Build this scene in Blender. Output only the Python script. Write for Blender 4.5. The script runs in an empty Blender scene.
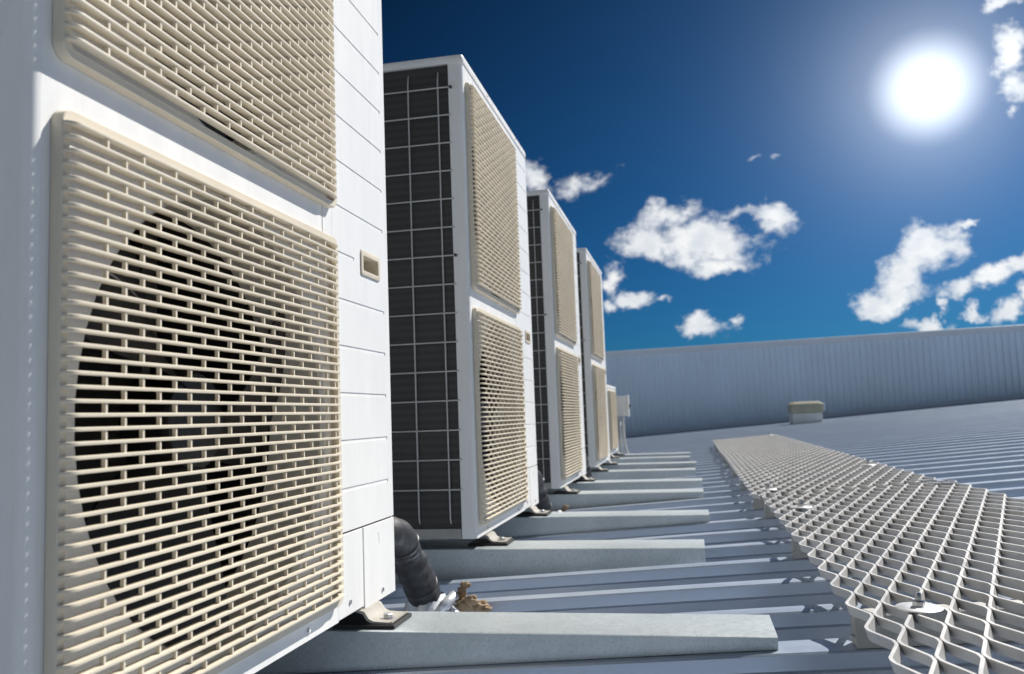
import bpy, bmesh, math, random
from mathutils import Vector, Matrix
random.seed(7)
R = math.radians
scene = bpy.context.scene
col = scene.collection

# ------------------------------------------------------------------ camera
CAM = Vector((0.5733, 0.0, 0.3192))
yaw, pitch, roll = 0.2016, 0.0934, -0.0371
F = Vector((-math.sin(yaw)*math.cos(pitch), math.cos(yaw)*math.cos(pitch), math.sin(pitch)))
R0 = Vector((math.cos(yaw), math.sin(yaw), 0)); U0 = R0.cross(F)
RT = R0*math.cos(roll) + U0*math.sin(roll)
UP = -R0*math.sin(roll) + U0*math.cos(roll)
cd = bpy.data.cameras.new('camera'); cam = bpy.data.objects.new('camera', cd); col.objects.link(cam)
cam.matrix_world = Matrix(((RT.x, UP.x, -F.x, CAM.x), (RT.y, UP.y, -F.y, CAM.y), (RT.z, UP.z, -F.z, CAM.z), (0, 0, 0, 1)))
cd.sensor_width = 36; cd.lens = 854.1/1024*36; cd.clip_start = 0.02; cd.clip_end = 6000
cd.dof.use_dof = True; cd.dof.focus_distance = 1.40; cd.dof.aperture_fstop = 7.5
scene.camera = cam

# ------------------------------------------------------------------ light and exposure
SUN = Vector((0.62, 0.72, 1.0)).normalized()          # direction towards the light, read off the grille and mesh shadows
sun_el = math.asin(SUN.z); sun_az = math.atan2(SUN.x, SUN.y)
sd = bpy.data.lights.new('sun', 'SUN'); sd.energy = 4.4; sd.angle = R(0.53); sd.color = (1.0, 0.965, 0.91)
so = bpy.data.objects.new('sun', sd); col.objects.link(so)
so.rotation_euler = (-SUN).to_track_quat('-Z', 'Y').to_euler()
scene.view_settings.view_transform = 'Standard'; scene.view_settings.look = 'None'
scene.view_settings.exposure = 0.62; scene.view_settings.gamma = 1.0
scene.view_settings.use_curve_mapping = False
scene.cycles.max_bounces = 8

world = bpy.data.worlds.new('World'); scene.world = world; world.use_nodes = True

def build_world():
    nt = world.node_tree; N = nt.nodes; L = nt.links
    N.clear()
    def nd(t, **k):
        n = N.new(t)
        for a, b in k.items(): setattr(n, a, b)
        return n
    def put(sock, v):
        if hasattr(v, 'links'): L.new(v, sock)
        else: sock.default_value = v
    def math_(op, a, b=None, c=None, clamp=False):
        n = nd('ShaderNodeMath', operation=op, use_clamp=clamp)
        put(n.inputs[0], a)
        if b is not None: put(n.inputs[1], b)
        if c is not None: put(n.inputs[2], c)
        return n.outputs[0]
    def vmath(op, a, b=None, scale=None):
        n = nd('ShaderNodeVectorMath', operation=op)
        put(n.inputs[0], a)
        if b is not None: put(n.inputs[1], b)
        if scale is not None: put(n.inputs['Scale'], scale)
        return n.outputs['Value'] if op in ('DOT_PRODUCT', 'LENGTH') else n.outputs[0]
    def mix(f, a, b, blend='MIX'):
        n = nd('ShaderNodeMix', data_type='RGBA', blend_type=blend)
        put(n.inputs[0], f); put(n.inputs[6], a); put(n.inputs[7], b)
        return n.outputs[2]
    def smooth(v, lo, hi, a=0.0, b=1.0):
        n = nd('ShaderNodeMapRange', interpolation_type='SMOOTHSTEP')
        put(n.inputs[0], v); n.inputs[1].default_value = lo; n.inputs[2].default_value = hi
        n.inputs[3].default_value = a; n.inputs[4].default_value = b
        return n.outputs[0]
    def noise(vec, scale, detail, rough=.55):
        n = nd('ShaderNodeTexNoise'); put(n.inputs['Vector'], vec)
        n.inputs['Scale'].default_value = scale; n.inputs['Detail'].default_value = detail; n.inputs['Roughness'].default_value = rough
        return n
    geo = nd('ShaderNodeTexCoord'); d = vmath('NORMALIZE', geo.outputs['Generated'])
    sep = nd('ShaderNodeSeparateXYZ'); L.new(d, sep.inputs[0])
    sky = nd('ShaderNodeTexSky', sky_type='NISHITA'); sky.sun_disc = False
    sky.sun_elevation = sun_el; sky.sun_rotation = sun_az
    sky.altitude = 300; sky.air_density = 1.0; sky.dust_density = 0.3; sky.ozone_density = 2.0
    # deep polarised blue ahead, unseen sky behind the camera made paler for neutral fill
    front = smooth(sep.outputs['Y'], -0.35, 0.55)
    deep = mix(1.0, sky.outputs[0], SKY_TINT, 'MULTIPLY')
    pale = mix(1.0, sky.outputs[0], (.25, .24, .22, 1), 'MULTIPLY')
    base = mix(front, pale, deep)
    # clearer and darker to the upper left, lighter low down and to the right
    lift = smooth(vmath('DOT_PRODUCT', d, (0.55, 0.25, -0.80)), -0.60, 0.42, 0.11, 1.40)
    lift = math_('ADD', math_('MULTIPLY', lift, front), math_('SUBTRACT', 1.0, front))
    base = vmath('SCALE', base, scale=lift)
    # clouds: positions on the plane (x/y, z/y) of directions
    ysafe = math_('MAXIMUM', sep.outputs['Y'], 0.02)
    comb = nd('ShaderNodeCombineXYZ')
    L.new(math_('DIVIDE', sep.outputs['X'], ysafe), comb.inputs[0]); L.new(math_('DIVIDE', sep.outputs['Z'], ysafe), comb.inputs[1])
    P0 = comb.outputs[0]
    w1 = noise(P0, 9.0, 5, .6); w2 = noise(vmath('ADD', P0, (3.7, 1.9, 2.2)), 34.0, 4, .6)
    warp = vmath('ADD', vmath('SCALE', vmath('SUBTRACT', w1.outputs['Color'], (.5, .5, .5)), scale=0.085),
                 vmath('SCALE', vmath('SUBTRACT', w2.outputs['Color'], (.5, .5, .5)), scale=0.030))
    P = vmath('ADD', P0, warp)
    mask = None
    for (a, b, th, ra, rb, wt) in CLOUDS:
        m = nd('ShaderNodeMapping', vector_type='TEXTURE'); L.new(P, m.inputs[0])
        m.inputs['Location'].default_value = (a, b, 0); m.inputs['Rotation'].default_value = (0, 0, th)
        m.inputs['Scale'].default_value = (ra, rb, 1)
        sq = vmath('MULTIPLY', m.outputs[0], (1, 1, 0))
        v = math_('MULTIPLY', math_('SUBTRACT', 1.0, vmath('LENGTH', sq)), wt)
        if mask is None: mask = v
        else:
            n = nd('ShaderNodeMath', operation='SMOOTH_MAX'); L.new(mask, n.inputs[0]); L.new(v, n.inputs[1]); n.inputs[2].default_value = 0.15
            mask = n.outputs[0]
    det = noise(vmath('MULTIPLY', P0, (1.0, 1.25, 1)), 22.0, 8, .66)
    fine = noise(vmath('MULTIPLY', P0, (1.0, 1.3, 1)), 75.0, 5, .65)
    dens = math_('ADD', mask, math_('MULTIPLY', math_('SUBTRACT', det.outputs[0], .5), 1.25))
    dens = math_('ADD', dens, math_('MULTIPLY', math_('SUBTRACT', fine.outputs[0], .5), 0.60))
    alpha = smooth(dens, 0.10, 0.80)
    alpha = math_('MULTIPLY', alpha, smooth(sep.outputs['Y'], 0.05, 0.2))
    body = noise(vmath('ADD', P0, (0.012, 0.022, 0.4)), 26.0, 6, .6)
    shade = smooth(math_('ADD', math_('MULTIPLY', body.outputs[0], 1.0), math_('MULTIPLY', dens, -0.16)), 0.18, 0.62)
    ccol = mix(shade, (4.5, 4.75, 5.1, 1), (6.2, 6.2, 6.15, 1))
    out = mix(alpha, base, ccol)
    # unseen scattered cloud added behind the camera to give neutral fill light
    bn = noise(vmath('MULTIPLY', d, (2.2, 2.2, 4.0)), 1.6, 7, .6)
    balpha = math_('MULTIPLY', smooth(bn.outputs[0], .54, .70), smooth(sep.outputs['Y'], 0.10, -0.35))
    balpha = math_('MULTIPLY', balpha, smooth(sep.outputs['Z'], 0.0, .12))
    out = mix(balpha, out, (2.1, 2.12, 2.2, 1))
    # aureole and disc of the sun as it stands in the sky
    cosang = vmath('DOT_PRODUCT', d, SUN_SEEN)
    ang = math_('ARCCOSINE', math_('MINIMUM', cosang, 1.0))
    core = smooth(ang, 0.010, 0.064, 1.0, 0.0)
    g1 = math_('EXPONENT', math_('MULTIPLY', ang, -17.0))
    g2 = math_('EXPONENT', math_('MULTIPLY', ang, -5.0))
    out = vmath('ADD', out, vmath('SCALE', (0.96, 0.98, 1.0), scale=math_('ADD', math_('MULTIPLY', core, 5.2), math_('MULTIPLY', g1, 4.6))))
    out = vmath('ADD', out, vmath('SCALE', (0.22, 0.62, 1.0), scale=math_('MULTIPLY', g2, 0.60)))
    # below the horizon: plain earth tone
    out = mix(smooth(sep.outputs['Z'], -0.03, 0.0), (1.5, 1.6, 1.7, 1), out)
    bg = nd('ShaderNodeBackground'); L.new(out, bg.inputs[0]); bg.inputs[1].default_value = 0.1
    o = nd('ShaderNodeOutputWorld'); L.new(bg.outputs[0], o.inputs[0])

SKY_TINT = (0.018, 0.108, 0.212, 1)

def view_dir(u, v):
    d = F + RT*((u-512)/854.1) - UP*((v-337)/854.1)
    return d.normalized()
SUN_SEEN = tuple(view_dir(928, 88))
def cloud(u, v, ra, rb, deg=0, wt=1.0):
    """a cloud lobe given by where it stands in the sky: direction, radii, tilt and thickness"""
    d = view_dir(u, v); c = (d.x/d.y, d.z/d.y)
    t = R(deg); e = view_dir(u+10*math.cos(t), v-10*math.sin(t)); q = (e.x/e.y-c[0], e.z/e.y-c[1])
    k = math.hypot(*q)/10
    return (c[0], c[1], math.atan2(q[1], q[0]), ra*k*1.0, rb*k*.92, wt)
CLOUDS = [cloud(*a) for a in [
    (700, 243, 74, 36, -6, 1.1), (645, 242, 50, 25, 10, 1.0), (660, 222, 60, 20, 16, .8), (735, 212, 52, 14, 12, .62), (773, 216, 30, 26, -30, .95), (720, 262, 42, 18, 0, .9),
    (875, 300, 34, 24, 20, 1.1), (903, 278, 52, 34, 35, 1.15), (932, 252, 40, 34, 40, 1.1), (956, 229, 26, 7, 25, .9), (862, 313, 20, 14, 0, .9), (900, 297, 50, 22, 10, 1.0),
    (962, 294, 28, 16, 10, 1.0), (992, 281, 38, 22, 25, 1.05), (1022, 264, 34, 20, 25, 1.05), (1012, 309, 28, 18, 10, 1.0), (1040, 296, 34, 22, 10, 1.0), (930, 325, 38, 13, 0, 1.0), (944, 309, 9, 9, 0, .8), (974, 313, 16, 7, 0, .7),
    (702, 329, 34, 14, -6, .95), (737, 323, 10, 9, 40, .6), (634, 303, 24, 16, -10, 1.0), (655, 308, 20, 8, 10, .65), (611, 279, 17, 26, 0, .95), (608, 308, 14, 14, 0, .7),
    (586, 180, 38, 18, 10, .62), (538, 178, 24, 30, -10, .9), (605, 176, 14, 8, 20, .5),
    (1002, 6, 40, 15, 0, 1.0), (1010, 52, 34, 26, -60, 1.0), (1018, 82, 22, 24, -40, .85), (1012, 106, 16, 12, 0, .6), (748, 158, 12, 7, 0, .5), (776, 155, 11, 6, 20, .45)]]
build_world()

# ------------------------------------------------------------------ materials
def new_mat(name):
    m = bpy.data.materials.new(name); m.use_nodes = True
    nt = m.node_tree; b = nt.nodes['Principled BSDF']
    return m, nt, b
def mat(name, colr, rough=.5, metal=0.0, var=.08, scale=8.0, bump=0.0, bscale=200.0, spec=.5, dirt=None, dirt_amt=.3, stretch=(1, 1, 1), coat=0):
    m, nt, b = new_mat(name); N = nt.nodes; L = nt.links
    b.inputs['Roughness'].default_value = rough; b.inputs['Metallic'].default_value = metal
    b.inputs['Specular IOR Level'].default_value = spec
    tc = N.new('ShaderNodeTexCoord'); mp = N.new('ShaderNodeMapping'); L.new(tc.outputs['Object'], mp.inputs[0]); mp.inputs['Scale'].default_value = stretch
    n = N.new('ShaderNodeTexNoise'); L.new(mp.outputs[0], n.inputs['Vector']); n.inputs['Scale'].default_value = scale; n.inputs['Detail'].default_value = 6
    cr = N.new('ShaderNodeValToRGB'); L.new(n.outputs[0], cr.inputs[0])
    lo = [max(0, c*(1-var)) for c in colr]; hi = [min(1, c*(1+var)) for c in colr]
    cr.color_ramp.elements[0].position = .3; cr.color_ramp.elements[0].color = (*lo, 1)
    cr.color_ramp.elements[1].position = .7; cr.color_ramp.elements[1].color = (*hi, 1)
    c = cr.outputs[0]
    if dirt:
        n2 = N.new('ShaderNodeTexNoise'); L.new(mp.outputs[0], n2.inputs['Vector']); n2.inputs['Scale'].default_value = scale*2.7; n2.inputs['Detail'].default_value = 9; n2.inputs['Roughness'].default_value = .7
        mr = N.new('ShaderNodeMapRange'); L.new(n2.outputs[0], mr.inputs[0]); mr.inputs[1].default_value = .52; mr.inputs[2].default_value = .75; mr.inputs[4].default_value = dirt_amt
        mx = N.new('ShaderNodeMix'); mx.data_type = 'RGBA'; L.new(mr.outputs[0], mx.inputs[0]); L.new(c, mx.inputs[6]); mx.inputs[7].default_value = (*dirt, 1)
        c = mx.outputs[2]
    L.new(c, b.inputs['Base Color'])
    rr = N.new('ShaderNodeMapRange'); L.new(n.outputs[0], rr.inputs[0]); rr.inputs[1].default_value = .3; rr.inputs[2].default_value = .7
    rr.inputs[3].default_value = max(.02, rough-.06); rr.inputs[4].default_value = min(1, rough+.06); L.new(rr.outputs[0], b.inputs['Roughness'])
    if bump:
        nb = N.new('ShaderNodeTexNoise'); L.new(tc.outputs['Object'], nb.inputs['Vector']); nb.inputs['Scale'].default_value = bscale; nb.inputs['Detail'].default_value = 4
        bp = N.new('ShaderNodeBump'); bp.inputs['Strength'].default_value = bump; bp.inputs['Distance'].default_value = .002
        L.new(nb.outputs[0], bp.inputs['Height']); L.new(bp.outputs[0], b.inputs['Normal'])
    return m
M = {}
M['white'] = mat('white_powder_coat', (.765, .757, .74), .36, var=.03, scale=4, bump=.05, bscale=900, dirt=(.50, .475, .43), dirt_amt=.22, stretch=(5, 5, .8))
M['beige'] = mat('beige_plastic', (.63, .565, .45), .45, var=.04, scale=9, bump=.04, bscale=600, dirt=(.42, .36, .27), dirt_amt=.16)
M['ring'] = mat('grey_plastic', (.035, .035, .035), .6, var=.1)
M['fan'] = mat('charcoal_plastic', (.012, .012, .014), .45, var=.1)
M['dark'] = mat('dark_interior', (.02, .02, .022), .7, var=.1)
M['wire'] = mat('grey_coated_wire', (.50, .50, .48), .5, var=.06)
M['base'] = mat('base_steel', (.33, .32, .30), .5, var=.15, scale=14, dirt=(.18, .15, .12), dirt_amt=.4)
M['galv_foot'] = mat('cream_bracket', (.36, .34, .30), .5, var=.1, scale=25, dirt=(.25, .2, .15), dirt_amt=.6)
M['rubber'] = mat('black_rubber', (.018, .018, .018), .6, var=.1)
M['bolt'] = mat('zinc_bolt', (.55, .55, .56), .28, metal=1.0, var=.1, scale=60)
M['zinc'] = mat('dull_zinc', (.60, .61, .62), .42, metal=.3, var=.1, scale=60)
M['alu'] = mat('aluminium_mesh', (.60, .59, .575), .42, metal=.3, var=.09, scale=12, bump=.15, bscale=500, dirt=(.28, .27, .24), dirt_amt=.35)
M['bracket'] = mat('grey_bracket', (.42, .42, .40), .55, metal=.2, var=.08)
M['wall'] = mat('wall_sheeting', (.67, .79, .92), .42, metal=.15, var=.05, scale=1.3, stretch=(1, 1, .35), dirt=(.56, .64, .75), dirt_amt=.3)
M['flash'] = mat('wall_flashing', (.60, .66, .75), .42, metal=.15, var=.05, scale=2)
M['insul'] = mat('black_foam_insulation', (.017, .017, .019), .55, var=.25, scale=30, bump=.5, bscale=120)
M['tape'] = mat('black_tape', (.03, .03, .032), .4, var=.2, scale=40)
M['foil'] = mat('silver_foil_tape', (.66, .68, .71), .38, metal=.5, var=.08, scale=30, bump=.5, bscale=90)
M['foam'] = mat('tan_expanding_foam', (.33, .24, .15), .9, var=.35, scale=45, bump=.8, bscale=150, dirt=(.12, .075, .04), dirt_amt=.8)
M['vent_base'] = mat('vent_base_metal', (.62, .64, .64), .5, var=.05)
M['vent_hood'] = mat('vent_hood_paint', (.34, .33, .25), .6, var=.1)
M['side'] = mat('grey_end_panel', (.43, .43, .42), .45, var=.06)  # unseen end panels greyed to cut sun bounce onto the next unit
M['iso'] = mat('isolator_grey', (.60, .61, .60), .5, var=.04)
M['earth'] = mat('dry_ground', (.22, .20, .15), .95, var=.25, scale=.05)

def coil_mat():
    m, nt, b = new_mat('coil_fins'); N = nt.nodes; L = nt.links
    tc = N.new('ShaderNodeTexCoord')
    sp = N.new('ShaderNodeSeparateXYZ'); L.new(tc.outputs['Object'], sp.inputs[0])
    def stripes(axis, freq):
        a = N.new('ShaderNodeMath'); a.operation = 'MULTIPLY'; L.new(sp.outputs[axis], a.inputs[0]); a.inputs[1].default_value = freq
        s = N.new('ShaderNodeMath'); s.operation = 'SINE'; L.new(a.outputs[0], s.inputs[0]); return s.outputs[0]
    s1 = stripes('X', 2*math.pi/.0042); s2 = stripes('Z', 2*math.pi/.0212)
    mx = N.new('ShaderNodeMath'); mx.operation = 'MULTIPLY_ADD'; L.new(s2, mx.inputs[0]); mx.inputs[1].default_value = .5; L.new(s1, mx.inputs[2])
    cr = N.new('ShaderNodeValToRGB'); mr = N.new('ShaderNodeMapRange'); L.new(mx.outputs[0], mr.inputs[0]); mr.inputs[1].default_value = -1.5; mr.inputs[2].default_value = 1.5
    n = N.new('ShaderNodeTexNoise'); L.new(tc.outputs['Object'], n.inputs['Vector']); n.inputs['Scale'].default_value = 6; n.inputs['Detail'].default_value = 8
    ad = N.new('ShaderNodeMath'); ad.operation = 'MULTIPLY_ADD'; L.new(n.outputs[0], ad.inputs[0]); ad.inputs[1].default_value = .5; L.new(mr.outputs[0], ad.inputs[2])
    L.new(ad.outputs[0], cr.inputs[0]); cr.color_ramp.elements[0].position = .25; cr.color_ramp.elements[1].position = 1.2 if False else 1.0
    cr.color_ramp.elements[0].color = (.018, .018, .019, 1); cr.color_ramp.elements[1].color = (.062, .06, .057, 1)
    L.new(cr.outputs[0], b.inputs['Base Color']); b.inputs['Roughness'].default_value = .55; b.inputs['Metallic'].default_value = .2
    return m
M['coil'] = coil_mat()

def galv_mat():
    m, nt, b = new_mat('galvanised_steel'); N = nt.nodes; L = nt.links
    tc = N.new('ShaderNodeTexCoord')
    v = N.new('ShaderNodeTexVoronoi'); L.new(tc.outputs['Object'], v.inputs['Vector']); v.inputs['Scale'].default_value = 150
    v2 = N.new('ShaderNodeTexNoise'); L.new(tc.outputs['Object'], v2.inputs['Vector']); v2.inputs['Scale'].default_value = 5; v2.inputs['Detail'].default_value = 8; v2.inputs['Roughness'].default_value = .65
    sp = N.new('ShaderNodeSeparateColor'); L.new(v.outputs['Color'], sp.inputs[0])
    a = N.new('ShaderNodeMath'); a.operation = 'MULTIPLY_ADD'; L.new(sp.outputs[0], a.inputs[0]); a.inputs[1].default_value = .16; L.new(v2.outputs[0], a.inputs[2])
    cr = N.new('ShaderNodeValToRGB'); L.new(a.outputs[0], cr.inputs[0])
    cr.color_ramp.elements[0].position = .3; cr.color_ramp.elements[0].color = (.40, .445, .465, 1)
    cr.color_ramp.elements[1].position = .85; cr.color_ramp.elements[1].color = (.56, .605, .625, 1)
    # white-rust bloom patches
    v3 = N.new('ShaderNodeTexNoise'); L.new(tc.outputs['Object'], v3.inputs['Vector']); v3.inputs['Scale'].default_value = 190; v3.inputs['Detail'].default_value = 6; v3.inputs['Roughness'].default_value = .7
    mr = N.new('ShaderNodeMapRange'); L.new(v3.outputs[0], mr.inputs[0]); mr.inputs[1].default_value = .56; mr.inputs[2].default_value = .62; mr.inputs[4].default_value = .50
    mx = N.new('ShaderNodeMix'); mx.data_type = 'RGBA'; L.new(mr.outputs[0], mx.inputs[0]); L.new(cr.outputs[0], mx.inputs[6]); mx.inputs[7].default_value = (.22, .255, .26, 1)
    L.new(mx.outputs[2], b.inputs['Base Color'])
    b.inputs['Metallic'].default_value = .5
    rr = N.new('ShaderNodeMapRange'); L.new(sp.outputs[1], rr.inputs[0]); rr.inputs[3].default_value = .41; rr.inputs[4].default_value = .46; L.new(rr.outputs[0], b.inputs['Roughness'])
    return m
M['galv'] = galv_mat()

def roof_mat():
    m, nt, b = new_mat('roof_sheeting'); N = nt.nodes; L = nt.links
    tc = N.new('ShaderNodeTexCoord'); mp = N.new('ShaderNodeMapping'); L.new(tc.outputs['Object'], mp.inputs[0]); mp.inputs['Scale'].default_value = (.35, 3.5, 1)
    n = N.new('ShaderNodeTexNoise'); L.new(mp.outputs[0], n.inputs['Vector']); n.inputs['Scale'].default_value = 3; n.inputs['Detail'].default_value = 8; n.inputs['Roughness'].default_value = .6
    cr = N.new('ShaderNodeValToRGB'); L.new(n.outputs[0], cr.inputs[0])
    cr.color_ramp.elements[0].position = .3; cr.color_ramp.elements[0].color = (.385, .45, .55, 1)
    cr.color_ramp.elements[1].position = .75; cr.color_ramp.elements[1].color = (.50, .565, .67, 1)
    n2 = N.new('ShaderNodeTexNoise'); L.new(tc.outputs['Object'], n2.inputs['Vector']); n2.inputs['Scale'].default_value = 18; n2.inputs['Detail'].default_value = 9; n2.inputs['Roughness'].default_value = .75
    mr = N.new('ShaderNodeMapRange'); L.new(n2.outputs[0], mr.inputs[0]); mr.inputs[1].default_value = .58; mr.inputs[2].default_value = .78; mr.inputs[4].default_value = .35
    mx = N.new('ShaderNodeMix'); mx.data_type = 'RGBA'; L.new(mr.outputs[0], mx.inputs[0]); L.new(cr.outputs[0], mx.inputs[6]); mx.inputs[7].default_value = (.26, .25, .24, 1)
    L.new(mx.outputs[2], b.inputs['Base Color'])
    b.inputs['Metallic'].default_value = .5
    rr = N.new('ShaderNodeMapRange'); L.new(n2.outputs[0], rr.inputs[0]); rr.inputs[1].default_value = .3; rr.inputs[2].default_value = .7; rr.inputs[3].default_value = .28; rr.inputs[4].default_value = .42
    L.new(rr.outputs[0], b.inputs['Roughness'])
    return m
M['roof'] = roof_mat()

# ------------------------------------------------------------------ mesh helpers
class MB:
    def __init__(s): s.v = []; s.f = []
    def add(s, vs, fs):
        o = len(s.v); s.v += [tuple(v) for v in vs]; s.f += [tuple(i+o for i in f) for f in fs]
    def box(s, x0, x1, y0, y1, z0, z1):
        s.add([(x0, y0, z0), (x1, y0, z0), (x1, y1, z0), (x0, y1, z0), (x0, y0, z1), (x1, y0, z1), (x1, y1, z1), (x0, y1, z1)],
              [(0, 3, 2, 1), (4, 5, 6, 7), (0, 1, 5, 4), (1, 2, 6, 5), (2, 3, 7, 6), (3, 0, 4, 7)])
    def tube(s, pts, r, n=10, cap=True):
        pts = [Vector(p) for p in pts]; rs = r if isinstance(r, (list, tuple)) else [r]*len(pts)
        rings = []; prev = None
        for i, p in enumerate(pts):
            t = (pts[min(i+1, len(pts)-1)]-pts[max(i-1, 0)]).normalized()
            if prev is None:
                a = Vector((0, 0, 1)) if abs(t.z) < .9 else Vector((1, 0, 0)); u = t.cross(a).normalized()
            else: u = (prev - t*prev.dot(t)).normalized()
            prev = u; w = t.cross(u)
            rings.append([p+(u*math.cos(2*math.pi*k/n)+w*math.sin(2*math.pi*k/n))*rs[i] for k in range(n)])
        s.loft(rings, cap)
    def loft(s, rings, cap=True, closed=True):
        n = len(rings[0]); vs = [v for rg in rings for v in rg]; fs = []
        for i in range(len(rings)-1):
            for k in range(n if closed else n-1):
                fs.append((i*n+k, i*n+(k+1) % n, (i+1)*n+(k+1) % n, (i+1)*n+k))
        if cap: fs += [tuple(range(n-1, -1, -1)), tuple(range((len(rings)-1)*n, len(rings)*n))]
        s.add(vs, fs)
    def lathe(s, prof, n=32, c=(0, 0, 0), axis='z', cap=True):
        rings = []
        for (r, h) in prof:
            rg = []
            for k in range(n):
                a = 2*math.pi*k/n
                if axis == 'z': rg.append((c[0]+r*math.cos(a), c[1]+r*math.sin(a), c[2]+h))
                else: rg.append((c[0]+h, c[1]+r*math.cos(a), c[2]+r*math.sin(a)))
            rings.append(rg)
        s.loft(rings, cap)
    def build(s, name, m, parent=None, bevel=0.0, smooth=False, segs=2):
        me = bpy.data.meshes.new(name); me.from_pydata(s.v, [], s.f)
        bm = bmesh.new(); bm.from_mesh(me); bmesh.ops.recalc_face_normals(bm, faces=bm.faces); bm.to_mesh(me); bm.free()
        me.materials.append(m)
        o = bpy.data.objects.new(name, me); col.objects.link(o)
        if parent: o.parent = parent
        if bevel:
            b = o.modifiers.new('bevel', 'BEVEL'); b.width = bevel; b.segments = segs; b.limit_method = 'ANGLE'; b.angle_limit = R(40)
            me.polygons.foreach_set('use_smooth', [True]*len(me.polygons)); 
            wn = o.modifiers.new('wn', 'WEIGHTED_NORMAL'); wn.keep_sharp = False
        if smooth:
            for p in me.polygons: p.use_smooth = True
            if smooth != 'all': me.set_sharp_from_angle(angle=R(38))
        return o
def tag(o, label=None, cat=None, group=None, kind=None):
    if label: o['label'] = label
    if cat: o['category'] = cat
    if group: o['group'] = group
    if kind: o['kind'] = kind
    return o
def empty(name, loc, label, cat, group=None):
    o = bpy.data.objects.new(name, None); col.objects.link(o); o.location = loc; o.empty_display_size = .1
    return tag(o, label, cat, group)
def copy_tree(o, parent=None):
    c = o.copy(); col.objects.link(c)
    if parent: c.parent = parent
    for ch in list(o.children): copy_tree(ch, c)
    return c

# ------------------------------------------------------------------ setting
Z0, SL = -0.100, 0.068                       # rib-top plane: z = Z0 + SL*x
RIB0, PITCH, TOPW, RH = 1.388, 0.2645, 0.046, 0.050
X0R, X1R = -6.0, 17.0
def rtop(x): return Z0 + SL*x
mb = MB(); prof = []; LAP = 0
n0 = int(math.floor((-5.0-RIB0)/PITCH)); n1 = int(math.ceil((18.5-RIB0)/PITCH))
for k in range(n0, n1):
    y = RIB0 + k*PITCH; TOPW = .072 if k == 0 else .046      # one sheet edge laps to a wider crest
    prof += [(y-.017, -RH), (y-.0105, -RH*.56), (y-.0045, -RH*.50), (y-.002, -.003), (y+.001, 0), (y+TOPW*.5, .0012), (y+TOPW-.001, 0), (y+TOPW+.002, -.003),
             (y+TOPW+.0045, -RH*.50), (y+TOPW+.0105, -RH*.56), (y+TOPW+.017, -RH), (y+.112, -RH), (y+.116, -RH+.004), (y+.126, -RH+.004), (y+.130, -RH), (y+.172, -RH), (y+.176, -RH+.004), (y+.186, -RH+.004), (y+.190, -RH)]
nx = 24; rings = []
for i in range(nx+1):
    x = X0R+(X1R-X0R)*i/nx
    rings.append([(x, py, rtop(x)+pz) for (py, pz) in prof])
mb.loft(rings, cap=False, closed=False)
tag(mb.build('roof', M['roof']), 'blue grey ribbed metal roof sloping up to the right', 'roof', kind='structure')
g = MB(); g.box(-3000, 3000, -3000, 3000, -7.2, -7.0)
tag(g.build('ground', M['earth']), 'dry open ground far below the roof', 'ground', kind='structure')

# wall at the far edge of the roof
def wall_y(x): return 16.84-.104*x
def wall_top(x): return 1.536+.0058*(x+.9)
wl = empty('parapet_wall', (0, wall_y(0), rtop(0)-.05), 'long blue grey ribbed metal wall closing the far end of the roof', 'wall')
LX = wl.location
c = MB(); lo = []; hi = []
x = -6.9; i = 0
while x < 16.5:
    for dx, dy in ((0, 0), (.040, 0), (.052, -.030), (.078, -.030), (.090, 0)):
        xx = x+dx; yy = wall_y(xx)+dy
        lo.append((xx-LX.x, yy-LX.y, rtop(xx)-.08-LX.z)); hi.append((xx-LX.x, yy-LX.y, wall_top(xx)-.06-LX.z))
    x += .104
c.loft([lo, hi], cap=False, closed=False)
c.build('cladding', M['wall'], wl)
c = MB(); rr = []
for x in (-6.95, 0, 6, 12, 16.6):
    y = wall_y(x)-LX.y; t = wall_top(x)-LX.z
    rr.append([(x, y-.055, t-.11), (x, y-.062, t-.004), (x, y-.052, t+.004), (x, y+.16, t-.010), (x, y+.16, t-.11)])
c.loft(rr, cap=True); c.build('coping', M['flash'], wl)
c = MB(); rr = []
for x in (-6.95, 0, 6, 12, 16.6):
    y = wall_y(x)-LX.y; t = rtop(x)-LX.z
    rr.append([(x, y-.17, t+.002), (x, y-.17, t+.008), (x, y-.035, t+.012), (x, y-.035, t+.075), (x, y-.028, t+.075), (x, y-.028, t+.002)])
c.loft(rr, cap=True); c.build('base_flashing', M['flash'], wl)

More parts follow.
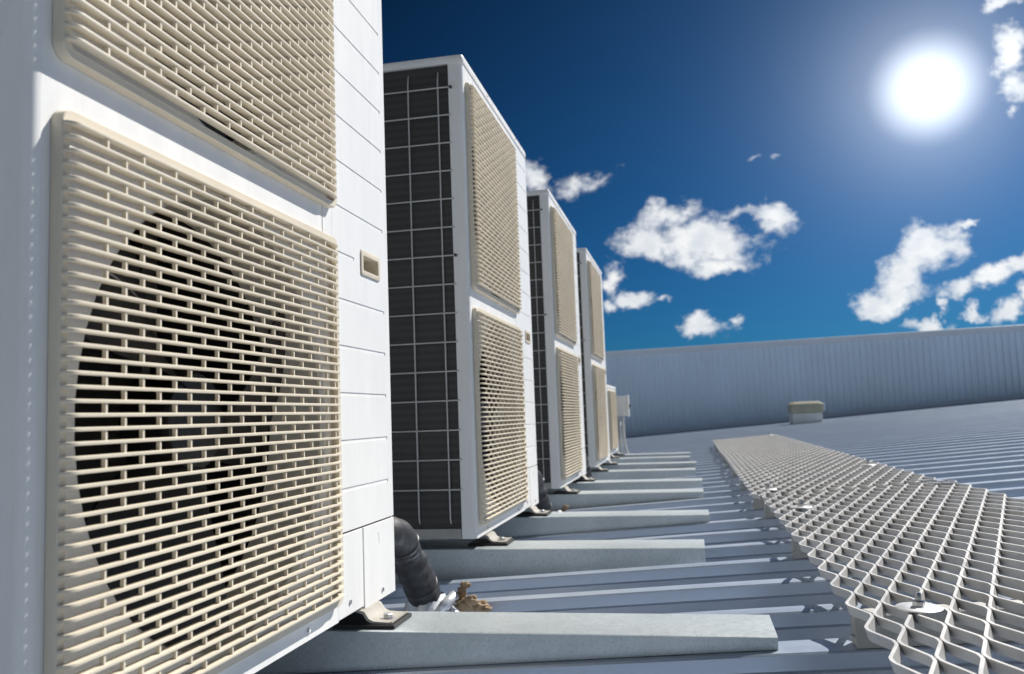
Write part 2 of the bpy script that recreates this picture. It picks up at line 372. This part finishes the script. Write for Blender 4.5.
# ------------------------------------------------------------------ air-conditioning units
def rrect(y0, y1, z0, z1, r, n=6):
    pts = []
    for (cy, cz, a0) in ((y1-r, z1-r, 0), (y0+r, z1-r, 90), (y0+r, z0+r, 180), (y1-r, z0+r, 270)):
        for k in range(n+1):
            a = R(a0+90*k/n); pts.append((cy+r*math.cos(a), cz+r*math.sin(a)))
    return pts
def grille_mesh(y0, y1, z0, z1, pitch=.0131, bay=.0575):
    mb = MB()
    # moulded frame: outer wall rising from the panel, front land, inner wall
    def ring(off, x, r): return [(x, py, pz) for (py, pz) in rrect(y0+off, y1-off, z0+off, z1-off, max(r, .003))]
    mb.loft([ring(0, .0005, .016), ring(.0006, .0112, .016), ring(.0016, .0122, .015), ring(.0105, .0122, .008), ring(.0115, .0108, .007), ring(.0115, .0005, .007)], cap=False)
    # slats
    a, b = y0+.0015, y1-.009
    zz = z0+.0175; rows = []
    while zz < z1-.012: rows.append(zz); zz += pitch
    def xf(y):       # front curve: ends roll back to the frame
        e = min((y-a)/.013, (b-y)/.030); e = max(0, min(1, e))
        return .0100+.0140*math.sqrt(max(0, 1-(1-e)**2))
    ys = [a, a+.0008, a+.0025, a+.005, a+.009, a+.014] + [a+.014+(b-a-.046)*k/6 for k in range(1, 6)] + [b-.032, b-.020, b-.011, b-.005, b-.0015, b]
    for z in rows:
        sec = []
        for y in ys:
            x = xf(y); h = .0020
            sec.append([(x-.0115, y, z-h*.7), (x-.0016, y, z-h), (x-.0003, y, z-h*.7), (x, y, z), (x-.0003, y, z+h*.7), (x-.0016, y, z+h), (x-.0115, y, z+h*.7)])
        mb.loft(sec, cap=True)
    for j in range(0, len(rows)-1):
        za = rows[j] if j >= 0 else z0+.008; zb = rows[j+1] if j+1 < len(rows) else z1-.008
        y = y0+.0525+(bay/2 if j % 2 else 0)
        while y < y1-.02:
            x = xf(y); mb.box(x-.0060, x-.0016, y-.0015, y+.0015, za+.0015, zb-.0015); y += bay
    return mb
def plate_with_hole(mb, y0, y1, z0, z1, cy, cz, r, x, back, n=48):
    outer = []; inner = []
    for k in range(n):
        t = 2*math.pi*(k+.5)/n; c, s = math.cos(t), math.sin(t)
        sc = min(((y1-cy) if c > 0 else (cy-y0))/max(1e-9, abs(c)), ((z1-cz) if s > 0 else (cz-z0))/max(1e-9, abs(s)))
        outer.append((x, cy+c*sc, cz+s*sc)); inner.append((x, cy+c*r, cz+s*r))
    # snap the sample nearest each corner
    for (yy, zz) in ((y0, z0), (y0, z1), (y1, z0), (y1, z1)):
        k = min(range(n), key=lambda q: (outer[q][1]-yy)**2+(outer[q][2]-zz)**2); outer[k] = (x, yy, zz)
    mb.loft([outer, inner, [(x-.006, p[1]+(cy-p[1])*.02, p[2]+(cz-p[2])*.02) for p in inner], [(back, cy+(p[1]-cy)*.96, cz+(p[2]-cz)*.96) for p in inner]], cap=False)
def fan_parts(parent, cy, cz, r):
    f = MB(); f.lathe([(.02, .0), (.062, -.004), (.066, -.012), (.066, -.07)], 28, (-.045, cy, cz), 'x')
    h = f.build('fan_hub', M['fan'], parent, smooth=True)
    for q in range(3):
        b = MB(); rings = []
        for k in range(9):
            rad = .06+(r-.075)*k/8; w = .55+.25*math.sin(math.pi*k/10); pts = []
            for s_ in range(9):
                t = q*2*math.pi/3+(s_/8-.5)*w*1.25+.25*(k/8)
                xx = -.105+.075*(s_/8)+.006*math.sin(math.pi*s_/8)
                pts.append((xx, cy+rad*math.cos(t), cz+rad*math.sin(t)))
            rings.append(pts+[(p[0]-.0035, p[1], p[2]) for p in reversed(pts)])
        b.loft(rings, cap=True); b.build('fan_blade', M['fan'], parent, smooth=True)
def hexbolt(name, loc, parent, r=.006, axis='z', h=.005):
    b = MB(); b.lathe([(r, 0), (r, h*.8), (r*.85, h)], 6, loc, axis); return b.build(name, M['bolt'], parent)

def make_unit(name, W, H, D, fans, gy0, gy1, loc, label, group, double=True):
    root = empty(name, loc, label, 'air conditioner', group)
    GW = gy1-gy0; fy0 = .012; py = gy1+.004 if double else gy1+.02
    # front panel with round openings
    for (z0, z1, pz0, pz1) in fans:
        p = MB(); cy = (gy0+gy1)/2; cz = (z0+z1)/2; r = min(GW, z1-z0)/2-.0125 if double else min(GW, z1-z0)/2-.02
        plate_with_hole(p, fy0, py, pz0, pz1, cy, cz, r, 0.0, -.09)
        p.build('front_panel', M['white'], root, smooth=True)
        grille_mesh(gy0, gy1, z0, z1).build('fan_grille', M['beige'], root, smooth=True)
        fan_parts(root, cy, cz, r)
        bb = MB(); bb.lathe([(r*.958, -.091), (r*.95, -.12), (r*.99, -.15)], 40, (0, cy, cz), 'x', cap=False); bb.build('fan_ring', M['ring'], root, smooth=True)
    # corner post, rounded front edge
    c = MB(); pts = []
    rad = .012
    for k in range(7):
        a = R(180+90*k/6) ; pts.append((-rad-rad*math.cos(a+math.pi/2), rad+rad*math.sin(a+math.pi/2)*1.0))
    arc = [(-rad+rad*math.cos(R(t)), rad-rad*math.sin(R(t))) for t in (0, 15, 30, 45, 60, 75, 90)]
    poly = arc+[(-.0414, 0), (-.0414, .010), (-.016, .010), (-.004, .0118)]
    c.loft([[(px, py_, 0.0) for px, py_ in poly], [(px, py_, H-.0225) for px, py_ in poly]], cap=True)
    c.build('corner_post', M['white'], root, smooth=True)
    # top cover
    t = MB(); sec = []
    for (o_, z) in ((.003, H-.024), (.0035, H-.021), (.0035, H-.008), (.0015, H-.002), (-.004, H)):
        q = rrect(-o_, W+o_, -D-o_, o_, .013)
        sec.append([(b_, a_, z) for a_, b_ in q])
    sec = [[(-D/2+(v[0]+D/2), v[1], v[2]) for v in s_] for s_ in sec]
    t.loft(sec, cap=True); t.build('top_cover', M['white'], root, smooth=True)
    hexbolt('screw', (.0035, W*.32, H-.012), root, .0035, 'x', .002)
    hexbolt('screw', (.0035, W*.78, H-.012), root, .0035, 'x', .002)
    # right end, back, base
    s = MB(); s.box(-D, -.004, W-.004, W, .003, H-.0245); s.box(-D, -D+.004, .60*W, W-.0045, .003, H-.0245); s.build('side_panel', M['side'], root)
    s = MB(); s.box(-D+.005, -.013, py-.004, py-.001, .02, H-.03); s.build('partition', M['dark'], root)
    s = MB(); s.box(-D, -.0435, .0005, W-.0045, .0, .0262); s.build('base_pan', M['base'], root)
    # coil on the left end and back
    s = MB(); s.box(-D+.02, -.0415, .007, .036, .0265, H-.0245); s.build('coil', M['coil'], root)
    s = MB(); s.box(-D+.02, -D+.05, .0365, .595*W, .0265, H-.0245); s.build('rear_coil', M['coil'], root)
    # wire guard over the left end
    g = MB(); wx = -.0717
    while wx > -D+.01:
        g.tube([(wx, .004, .040 if double else .03), (wx, -.003, .055), (wx, -.003, H-.075), (wx, .004, H-.045)], .0021, 6); wx -= .0875
    wz = H-.0934
    while wz > .09:
        g.tube([(-.036, -.0015, wz), (-.045, -.0055, wz), (-D+.008, -.0055, wz)], .0021, 6); wz -= .0797
    g.build('coil_guard', M['wire'], root, smooth='all')
    for zc in (H-.0934, H-.0934-6*.0797):
        q = MB(); q.lathe([(.004, 0), (.0045, -.003), (.002, -.005)], 10, (-.035, 0, zc)); q = MB()
        q.tube([(-.0345, .001, zc), (-.0345, -.0065, zc)], .0042, 8); q.build('guard_clip', M['ring'], root)
    if double:
        # service panel with pressed grooves
        gv = [.1275+.0805*k for k in range(16)]; sp_ = MB(); ya, yb = py+.010, W-.026; top = H-.0245
        hy0, hy1, hz0, hz1 = .7975, .8925, .588, .634
        for q_ in ((py+.0005, hy0+.006, .139, top), (hy1-.006, W-.0045, .139, top), (hy0+.006, hy1-.006, .139, hz0+.006), (hy0+.006, hy1-.006, hz1-.006, top)): sp_.box(-.012, -.0013, *q_)
        sp_.box(-.0013, 0, py+.0005, ya, .139, top); sp_.box(-.0013, 0, yb, W-.0005, .139, top)
        edges = [.139]+gv[1:]+[top]
        for a_, b_ in zip(edges[:-1], edges[1:]):
            lo_ = a_+(.0030 if a_ > .14 else 0); hi_ = b_-(.0030 if b_ < top else 0)
            if hi_-lo_ < .004: continue
            if b_ > hz0 and a_ < hz1:
                sp_.box(-.0013, 0, ya, hy0, lo_, hi_); sp_.box(-.0013, 0, hy1, yb, lo_, hi_)
                if lo_ < hz0: sp_.box(-.0013, 0, hy0, hy1, lo_, hz0)
                if hi_ > hz1: sp_.box(-.0013, 0, hy0, hy1, hz1, hi_)
                if b_ < hz1 and b_ > hz0: sp_.box(-.0013, 0, hy0-.03, hy0-.0001, hi_, hi_+.0060); sp_.box(-.0013, 0, hy1, yb, hi_, hi_+.0060)
            else: sp_.box(-.0013, 0, ya, yb, lo_, hi_)
        sp_.build('service_panel', M['white'], root)
        h = MB(); o1 = rrect(hy0, hy1, hz0, hz1, .006); i1 = rrect(hy0+.009, hy1-.009, hz0+.009, hz1-.009, .004)
        h.loft([[(.0004, *p_) for p_ in o1], [(.0024, *p_) for p_ in o1], [(.0030, *p_) for p_ in rrect(hy0+.0015, hy1-.0015, hz0+.0015, hz1-.0015, .005)], [(.0026, *p_) for p_ in i1], [(-.026, *p_) for p_ in i1]], cap=False)
        h.build('handle_recess', M['beige'], root, smooth=True)
        h = MB(); h.box(-.0275, -.0265, hy0+.007, hy1-.007, hz0+.007, hz1-.007); h.build('handle_pocket', M['vent_hood'], root)
        # two lower covers with a gap between them
        k = MB(); k.box(-.012, .0, py+.0005, .7815, .0015, .1355); k.build('pipe_cover', M['white'], root, bevel=.0012)
        k = MB(); k.box(-.012, .0006, .7855, W-.0005, -.004, .1355); k.box(-.34, -.0125, W+.0005, W+.0025, -.004, .1355); ac = k.build('access_cover', M['white'], root, bevel=.0012)
        k = MB(); k.box(-.0, .0010, .8585, .8600, .098, .118); k.box(0, .0010, .8530, .8585, .1165, .118); k.build('pull_tab', M['iso'], ac)
        hexbolt('screw', (0.0, .720, .022), root, .0042, 'x', .0025); hexbolt('screw', (.0006, .872, .012), root, .0042, 'x', .0025)
        hexbolt('screw', (0.0, .560, .014), root, .0045, 'x', .0025); hexbolt('screw', (0.0, .12, .014), root, .0045, 'x', .0025)
        k = MB(); k.box(0, .0008, .6325, .6345, fans[0][1]+.004, fans[1][0]-.001); k.build('seam', M['iso'], root)
        # rubber grommet on the right end, where pipes leave
        k = MB(); k.box(-.020, -.006, W+.0003, W+.007, .137, .150); k.build('cover_clip', M['rubber'], root)
    else:
        k = MB(); k.box(-.012, 0, py+.0005, W-.0005, .003, H-.0245); k.build('service_panel', M['white'], root, bevel=.001)
    # feet
    for y in (.135, W-.135):
        for sx in (1, -1):
            f = MB(); x0 = 0 if sx > 0 else -D
            prof = [(-.030, -.002), (-.012, -.004), (.003, -.009), (.010, -.0195), (.018, -.0238), (.048, -.0250), (.054, -.0247), (.056, -.0235), (.056, -.0205), (.050, -.0220), (.022, -.0205), (.014, -.0165), (.006, -.0045), (-.012, -.0005), (-.030, -.0003)]
            sec = []
            for yy in (-.041, .041): sec.append([(x0+sx*px, y+yy, pz) for px, pz in prof])
            f.loft(sec, cap=True); fo = f.build('foot', M['galv_foot'], root, smooth=True)
            q = MB()
            xa, xb = sorted((x0-sx*.05, x0+sx*.062)); q.box(xa, xb, y-.047, y+.047, -.0318, -.0252); q.build('rubber_pad', M['rubber'], fo, bevel=.001)
            hexbolt('bolt', (x0+sx*.038, y-.012, -.0200), fo, .0085, 'z', .007)
            q = MB(); q.lathe([(.012, 0), (.012, .0018)], 20, (x0+sx*.038, y-.012, -.0222)); q.build('washer', M['bolt'], fo)
    return root

FANS = [(.030, .627, .0, .651), (.676, 1.272, .651, 1.3155)]
labels = ['nearest and largest white double-fan air conditioner cropped by the left edge of the photo',
          'second white double-fan air conditioner from the front, its dark wire-guarded coil in full view',
          'third white double-fan air conditioner, only a strip of dark coil showing behind the second unit',
          'fourth white double-fan air conditioner, last of the tall units, no dark coil showing']
UY = [.6535, 2.2446, 3.7440, 5.1750]
units = []
for i, y in enumerate(UY):
    if i == 0: o = make_unit('air_conditioner', .9426, 1.34, .33, FANS, .0245, .668, (0, y, 0), labels[0], 'double-fan air conditioners in a row')
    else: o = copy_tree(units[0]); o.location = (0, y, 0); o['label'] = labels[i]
    units.append(o)
make_unit('small_air_conditioner', .80, .545, .30, [(.030, .505, .0, .5205)], .03, .60, (-.05, 6.64, 0.0), 'short single-fan air conditioner at the far end of the row of tall ones', None, double=False)

# ------------------------------------------------------------------ galvanised support beams on the roof
beams = [(.700, .686), (1.405, .686), (2.285, .591), (2.995, .617), (3.836, .611), (4.445, .614), (5.260, .586), (5.952, .594), (6.710, .553), (7.310, .553)]
blab = ['galvanised steel beam under the left feet of the nearest double-fan air conditioner', 'nearest visible galvanised steel beam, under the right feet of the nearest double-fan air conditioner',
        'galvanised beam under the left feet of the second double-fan air conditioner', 'galvanised beam under the right feet of the second double-fan air conditioner',
        'galvanised beam under the left feet of the third double-fan air conditioner', 'galvanised beam under the right feet of the third double-fan air conditioner',
        'galvanised beam under the left feet of the fourth double-fan air conditioner', 'galvanised beam under the right feet of the fourth double-fan air conditioner',
        'galvanised beam under the left feet of the small single-fan unit', 'farthest galvanised beam, under the right feet of the small single-fan unit']
for (y, xe), lb in zip(beams, blab):
    b = MB(); xa = -.50; T = .003; zt = -.0322; w = .148
    free = min(abs(((y+.025-RIB0-.023+PITCH/2) % PITCH)-PITCH/2), 9) > .064
    def bot(x): return rtop(x)+(.0015 if not free else -RH+.0015)
    # web facing the viewer, cut to the fall of the roof, with rolled top flange, back lip and bottom flange
    rings = []
    for x in (xa, -.2, .1, .4, xe):
        zb = bot(x)
        rings.append([(x, y+T, zb+T), (x, y+.05, zb+T), (x, y+.05, zb), (x, y, zb), (x, y, zt-.0020), (x, y+.0012, zt-.0012), (x, y+.0045, zt), (x, y+w-.004, zt), (x, y+w-.001, zt-.001), (x, y+w, zt-.004), (x, y+w, zt-.02), (x, y+w-T, zt-.02), (x, y+w-T, zt-T), (x, y+T, zt-T)])
    b.loft(rings, cap=True)
    o = b.build('support_beam', M['galv'], None, smooth=True)
    tag(o, lb, 'steel beam', 'galvanised beams carrying the air conditioners')

# ------------------------------------------------------------------ expanded-metal walkway
def walkway(y0, y1, xl, skew, label, rails, washers):
    root = empty('walkway_panel', (xl, y0, rtop(xl)), label, 'walkway', 'expanded-metal walkway panels')
    SWD, LWD, TH, HT = .0250, .146, .0044, .0145
    ns = 23; mb = MB(); amp = SWD/2-.0026
    base = .0565
    def wave(p):            # rounded trapezoid wave, period 1, range -1..1
        v = 2/math.pi*math.asin(.965*math.sin(2*math.pi*(p+.25)))
        return max(-1, min(1, v*1.36))
    phase = random.random()*.0
    for i in range(ns+1):
        n = int((y1-y0)/LWD*14); top = []; bt = []
        rings = []
        for k in range(n+1):
            y = (y1-y0)*k/n; ph = (y+y0-1.3)/LWD + (.5 if i % 2 else 0)
            s = wave(ph); xx = SWD*(i+.5)+s*amp+skew*(y+y0-1.5)
            dp = .004; s2 = wave(ph+dp); s1 = wave(ph-dp)
            dxdy = (s2-s1)*amp/(2*dp*LWD); nn = math.hypot(1, dxdy); ox, oy = TH/2/nn*1.0, -TH/2*dxdy/nn
            z = base+SL*xx
            tl = -.0040          # the strip leans over, as in raised expanded metal
            rings.append([(xx-ox-tl*.5, y-oy, z), (xx+ox-tl*.5, y+oy, z), (xx+ox+tl*.5, y+oy, z+HT), (xx-ox+tl*.5, y-oy, z+HT)])
        mb.loft(rings, cap=True)
    mb.build('mesh_sheet', M['alu'], root)
    W = SWD*(ns+1)
    for ry in rails:        # cross channels bridging the roof ribs
        r = MB(); ya = ry-y0
        sec = []
        for x in (.012, W-.012):
            z = SL*x; sec.append([(x, ya, z+.0015), (x, ya+.040, z+.0015), (x, ya+.040, z+.050), (x, ya+.003, z+.050), (x, ya, z+.0475)])
        r.loft(sec, cap=True); ro = r.build('cross_rail', M['bracket'], root)
        hexbolt('rail_bolt', (.006, ya-.003, .020), ro, .004, 'z', .004)
    for (wx, wy) in washers:
        x = wx-xl; z = base+HT+SL*x; wz = MB(); wz.lathe([(.031, 0), (.0315, .0015), (.030, .0026), (.010, .0036)], 36, (x, wy-y0, z+.0008))
        wo = wz.build('washer', M['zinc'], root, smooth=True)
        hexbolt('bolt_head', (x, wy-y0, z+.0042), wo, .0085, 'z', .0085)
        st = MB(); st.lathe([(.0042, 0), (.0042, .009), (.003, .0105)], 12, (x, wy-y0, z+.0125)); st.build('bolt_shank', M['bolt'], wo, smooth=True)
    return root
walkway(-1.6, 3.02, .786, .004, 'nearest metal mesh walkway panel with a big round washer bolted near its left edge', [-1.0, -.2, .595, 1.388, 2.18, 2.97], [(.872, 1.316), (1.28, .72), (.87, 2.60)])
walkway(3.035, 5.92, .768, 0, 'middle metal mesh walkway panel, between the nearest and the farthest one', [3.24, 4.04, 4.83, 5.62], [(.83, 3.2), (1.30, 3.9)])
walkway(5.935, 8.63, .764, 0, 'farthest metal mesh walkway panel, ending short of the grey wall', [6.15, 6.94, 7.74, 8.45], [(1.29, 8.45)])
# joint plate on the right edge between the first two panels
jp = MB()
for k in (0, 1):
    x0 = 1.285+.0; yy = 2.90+.10*k
    jp.box(x0, x0+.085, yy, yy+.022, rtop(x0)+.0765, rtop(x0)+.0800)
jp.box(1.325, 1.345, 2.9225, 2.9995, rtop(1.325)+.0765, rtop(1.325)+.0795)
tag(jp.build('joint_clip', M['bolt']), 'small bright metal clip joining two mesh panels at the right edge of the walkway', 'clip')

# ------------------------------------------------------------------ insulated pipes through the roof
def jitter_tube(mb, pts, rs, n=18, amp=.0025):
    mb.tube(pts, rs, n)
def spline(ctrl, n):
    out = []
    P = [Vector(c) for c in ctrl]; P = [P[0]*2-P[1]]+P+[P[-1]*2-P[-2]]
    for i in range(1, len(P)-2):
        for k in range(n):
            t = k/n; a, b, c, d = P[i-1], P[i], P[i+1], P[i+2]
            out.append(.5*((2*b)+(c-a)*t+(2*a-5*b+4*c-d)*t*t+(3*b-a-3*c+d)*t**3))
    out.append(P[-2]); return out
def make_pipe(loc, label):
    root = empty('insulated_pipe', loc, label, 'pipe', 'black insulated pipes beside the air conditioners')
    # local origin: roof penetration
    ctrl = [(-.10, -.285, .19), (-.058, -.245, .205), (-.032, -.165, .190), (-.026, -.10, .125), (-.020, -.045, .062), (-.016, -.02, .018)]
    pts = spline(ctrl, 9); rs = []
    for i, p in enumerate(pts):
        t = i/len(pts); r = .0345+.0010*math.sin(i*1.9)+.0009*math.sin(i*4.7)
        if abs(t-.52) < .05: r *= .88
        rs.append(r*(1.0+.10*t))
    m = MB(); m.tube(pts, rs, 20); m.build('insulation', M['insul'], root, smooth='all')
    m = MB()
    for q in (.50, .53, .80):
        i = int(q*(len(pts)-1)); m.tube([pts[i-1], pts[i], pts[i+1]], [rs[i-1]*1.04, rs[i]*1.05, rs[i+1]*1.04], 20)
    m.build('tape_band', M['tape'], root, smooth='all')
    # foil sleeve flaring onto the roof
    m = MB(); rings = []
    for k, (r, z, dx) in enumerate(((.040, .040, -.018), (.043, .034, -.018), (.047, .022, -.016), (.056, .006, -.012), (.068, -.008, -.006), (.071, -.012, -.004))):
        rg = []
        for a in range(28):
            t = 2*math.pi*a/28; w = 1+.05*math.sin(5*t+k)+.03*math.sin(11*t)
            rg.append((dx+r*w*math.cos(t), -.02+r*w*math.sin(t), z+SL*r*math.cos(t)))
        rings.append(rg)
    m.loft(rings, cap=False); m.build('foil_sleeve', M['foil'], root, smooth='all')
    m = MB(); m.tube([(.020, -.062, .004), (.036, -.048, .026), (.046, -.018, .036), (.052, .01, .024)], [.012, .013, .013, .010], 14); m.build('foil_wrap', M['foil'], root, smooth='all')
    return root
def lump(mb, c, r, sq=(1, 1, .7), seed=0):
    rnd = random.Random(seed); bm = bmesh.new(); bmesh.ops.create_icosphere(bm, subdivisions=3, radius=1)
    ph = [rnd.random()*6 for _ in range(6)]
    for v in bm.verts:
        n = v.co.normalized()
        k = 1+.22*math.sin(4*n.x+ph[0])*math.sin(5*n.y+ph[1])+.16*math.sin(9*n.z+ph[2]+3*n.x)+.10*math.sin(15*n.x+ph[3])*math.sin(13*n.y+ph[4])+.08*(rnd.random()-.5)
        v.co = n*k
    bm.verts.ensure_lookup_table(); bm.faces.ensure_lookup_table()
    mb.add([(c[0]+v.co.x*r*sq[0], c[1]+v.co.y*r*sq[1], c[2]+v.co.z*r*sq[2]) for v in bm.verts], [[v.index for v in f.verts] for f in bm.faces]); bm.free()
def make_foam(loc, label, seed):
    m = MB(); lump(m, (0, 0, .002), .019, (1.35, .8, .75), seed); lump(m, (.030, .005, .0), .017, (1.2, .8, .7), seed+1); lump(m, (-.016, .02, .024), .012, (.8, .7, 1.3), seed+2); lump(m, (-.008, .024, .042), .009, (1.3, .7, .9), seed+3); lump(m, (.014, -.012, .014), .013, (1.3, .7, .9), seed+4); lump(m, (.047, -.004, -.004), .009, (1.2, 1, .7), seed+5)
    o = m.build('foam_lump', M['foam'], None, smooth='all'); o.location = loc
    return tag(o, label, 'foam lump', 'tan foam lumps at the pipe feet')
PY = [1.90, 3.50, 4.995, 6.43]
plab = ['large black insulated pipe behind the lower right corner of the nearest air conditioner', 'black insulated pipe leaving the right end of the second air conditioner',
        'black insulated pipe between the third and the fourth air conditioner', 'half-hidden black pipe between the fourth air conditioner and the small one']
flab = ['largest tan foam lump, at the foot of the pipe behind the nearest beam', 'small tan foam lump beside the pipe of the second air conditioner', 'tan foam lump beside the pipe of the third air conditioner', 'farthest tan foam lump, beside the pipe of the fourth air conditioner']
first = None
for i, y in enumerate(PY[:3]):
    if first is None: first = make_pipe((-.012, y, rtop(-.012)-.01), plab[0]); o = first
    else: o = copy_tree(first); o.location = (-.012, UY[i]+PY[0]-UY[0], rtop(-.012)-.01); o['label'] = plab[i]
    if i < 2: make_foam((.066, o.location.y-.03, rtop(.095)+.0), flab[i], 11+i*7)
m = MB(); lump(m, (0, 0, 0), .020, (1.5, .8, .9), 41); lump(m, (.03, .01, -.004), .014, (1.2, .8, .8), 42); lump(m, (-.035, 0, -.004), .015, (1.2, .8, .8), 43)
o = m.build('foam_scrap', M['foam'], None, smooth='all'); o.location = (-.075, 1.66, rtop(-.075)+.018)
tag(o, 'crumbled tan foam scrap under the right end of the nearest air conditioner', 'foam scrap')

# ------------------------------------------------------------------ isolator switch beside the small unit
iso = empty('isolator_switch', (-.02, 7.56, rtop(-.02)), 'small white electrical switch box on a thin post beyond the short air conditioner', 'switch box')
zi = rtop(-.02)
k = MB(); k.box(-.052, .058, -.03, .03, .292-zi, .466-zi); bx = k.build('enclosure', M['iso'], iso, bevel=.006)
k = MB(); k.box(.0585, .072, -.036, .036, .284-zi, .474-zi); k.build('enclosure_lid', M['white'], bx, bevel=.004)
k = MB(); k.lathe([(.016, 0), (.016, .012), (.010, .014)], 16, (.072, 0, .38-zi), 'x'); k.build('switch_knob', M['rubber'], bx)
k = MB(); k.tube([(-.01, 0, .0), (-.015, 0, .16), (-.02, 0, .40)], .013, 10); k.build('post', M['iso'], iso, smooth='all')
k = MB(); k.tube(spline([(.02, 0, .395), (.015, -.005, .25), (.03, -.01, .10), (.075, -.02, .018), (.14, -.03, .022)], 6), .011, 8); k.build('conduit', M['iso'], iso, smooth='all')
k = MB(); k.box(-.05, .03, -.04, .04, .0, .006); k.build('foot_plate', M['bolt'], iso)

# ------------------------------------------------------------------ roof vent in front of the wall
vt = empty('roof_vent', (2.34, 14.1, rtop(2.34)), 'squat roof vent with a pale base and olive hood in front of the grey wall', 'roof vent')
k = MB(); rg = []
for (o_, z) in ((.235, -.05), (.225, .02), (.215, .155)): rg.append([(-o_, -o_, z), (o_, -o_, z), (o_, o_, z), (-o_, o_, z)])
k.loft(rg, cap=True); k.build('vent_base', M['vent_base'], vt, bevel=.006)
k = MB(); rg = []
for (o_, z) in ((.200, .156), (.235, .158), (.240, .185), (.240, .280), (.195, .325), (.165, .330)): rg.append([(a_*(o_+.0), b_*o_, z) for a_, b_ in ((-1, -1), (1, -1), (1, 1), (-1, 1))])
k.loft(rg, cap=True); hd = k.build('vent_hood', M['vent_hood'], vt, bevel=.012)
k = MB(); k.box(.2405, .262, -.23, .23, .19, .30); k.box(-.15, .17, -.16, .16, .331, .336); k.build('hood_flashing', M['vent_base'], hd, bevel=.004)
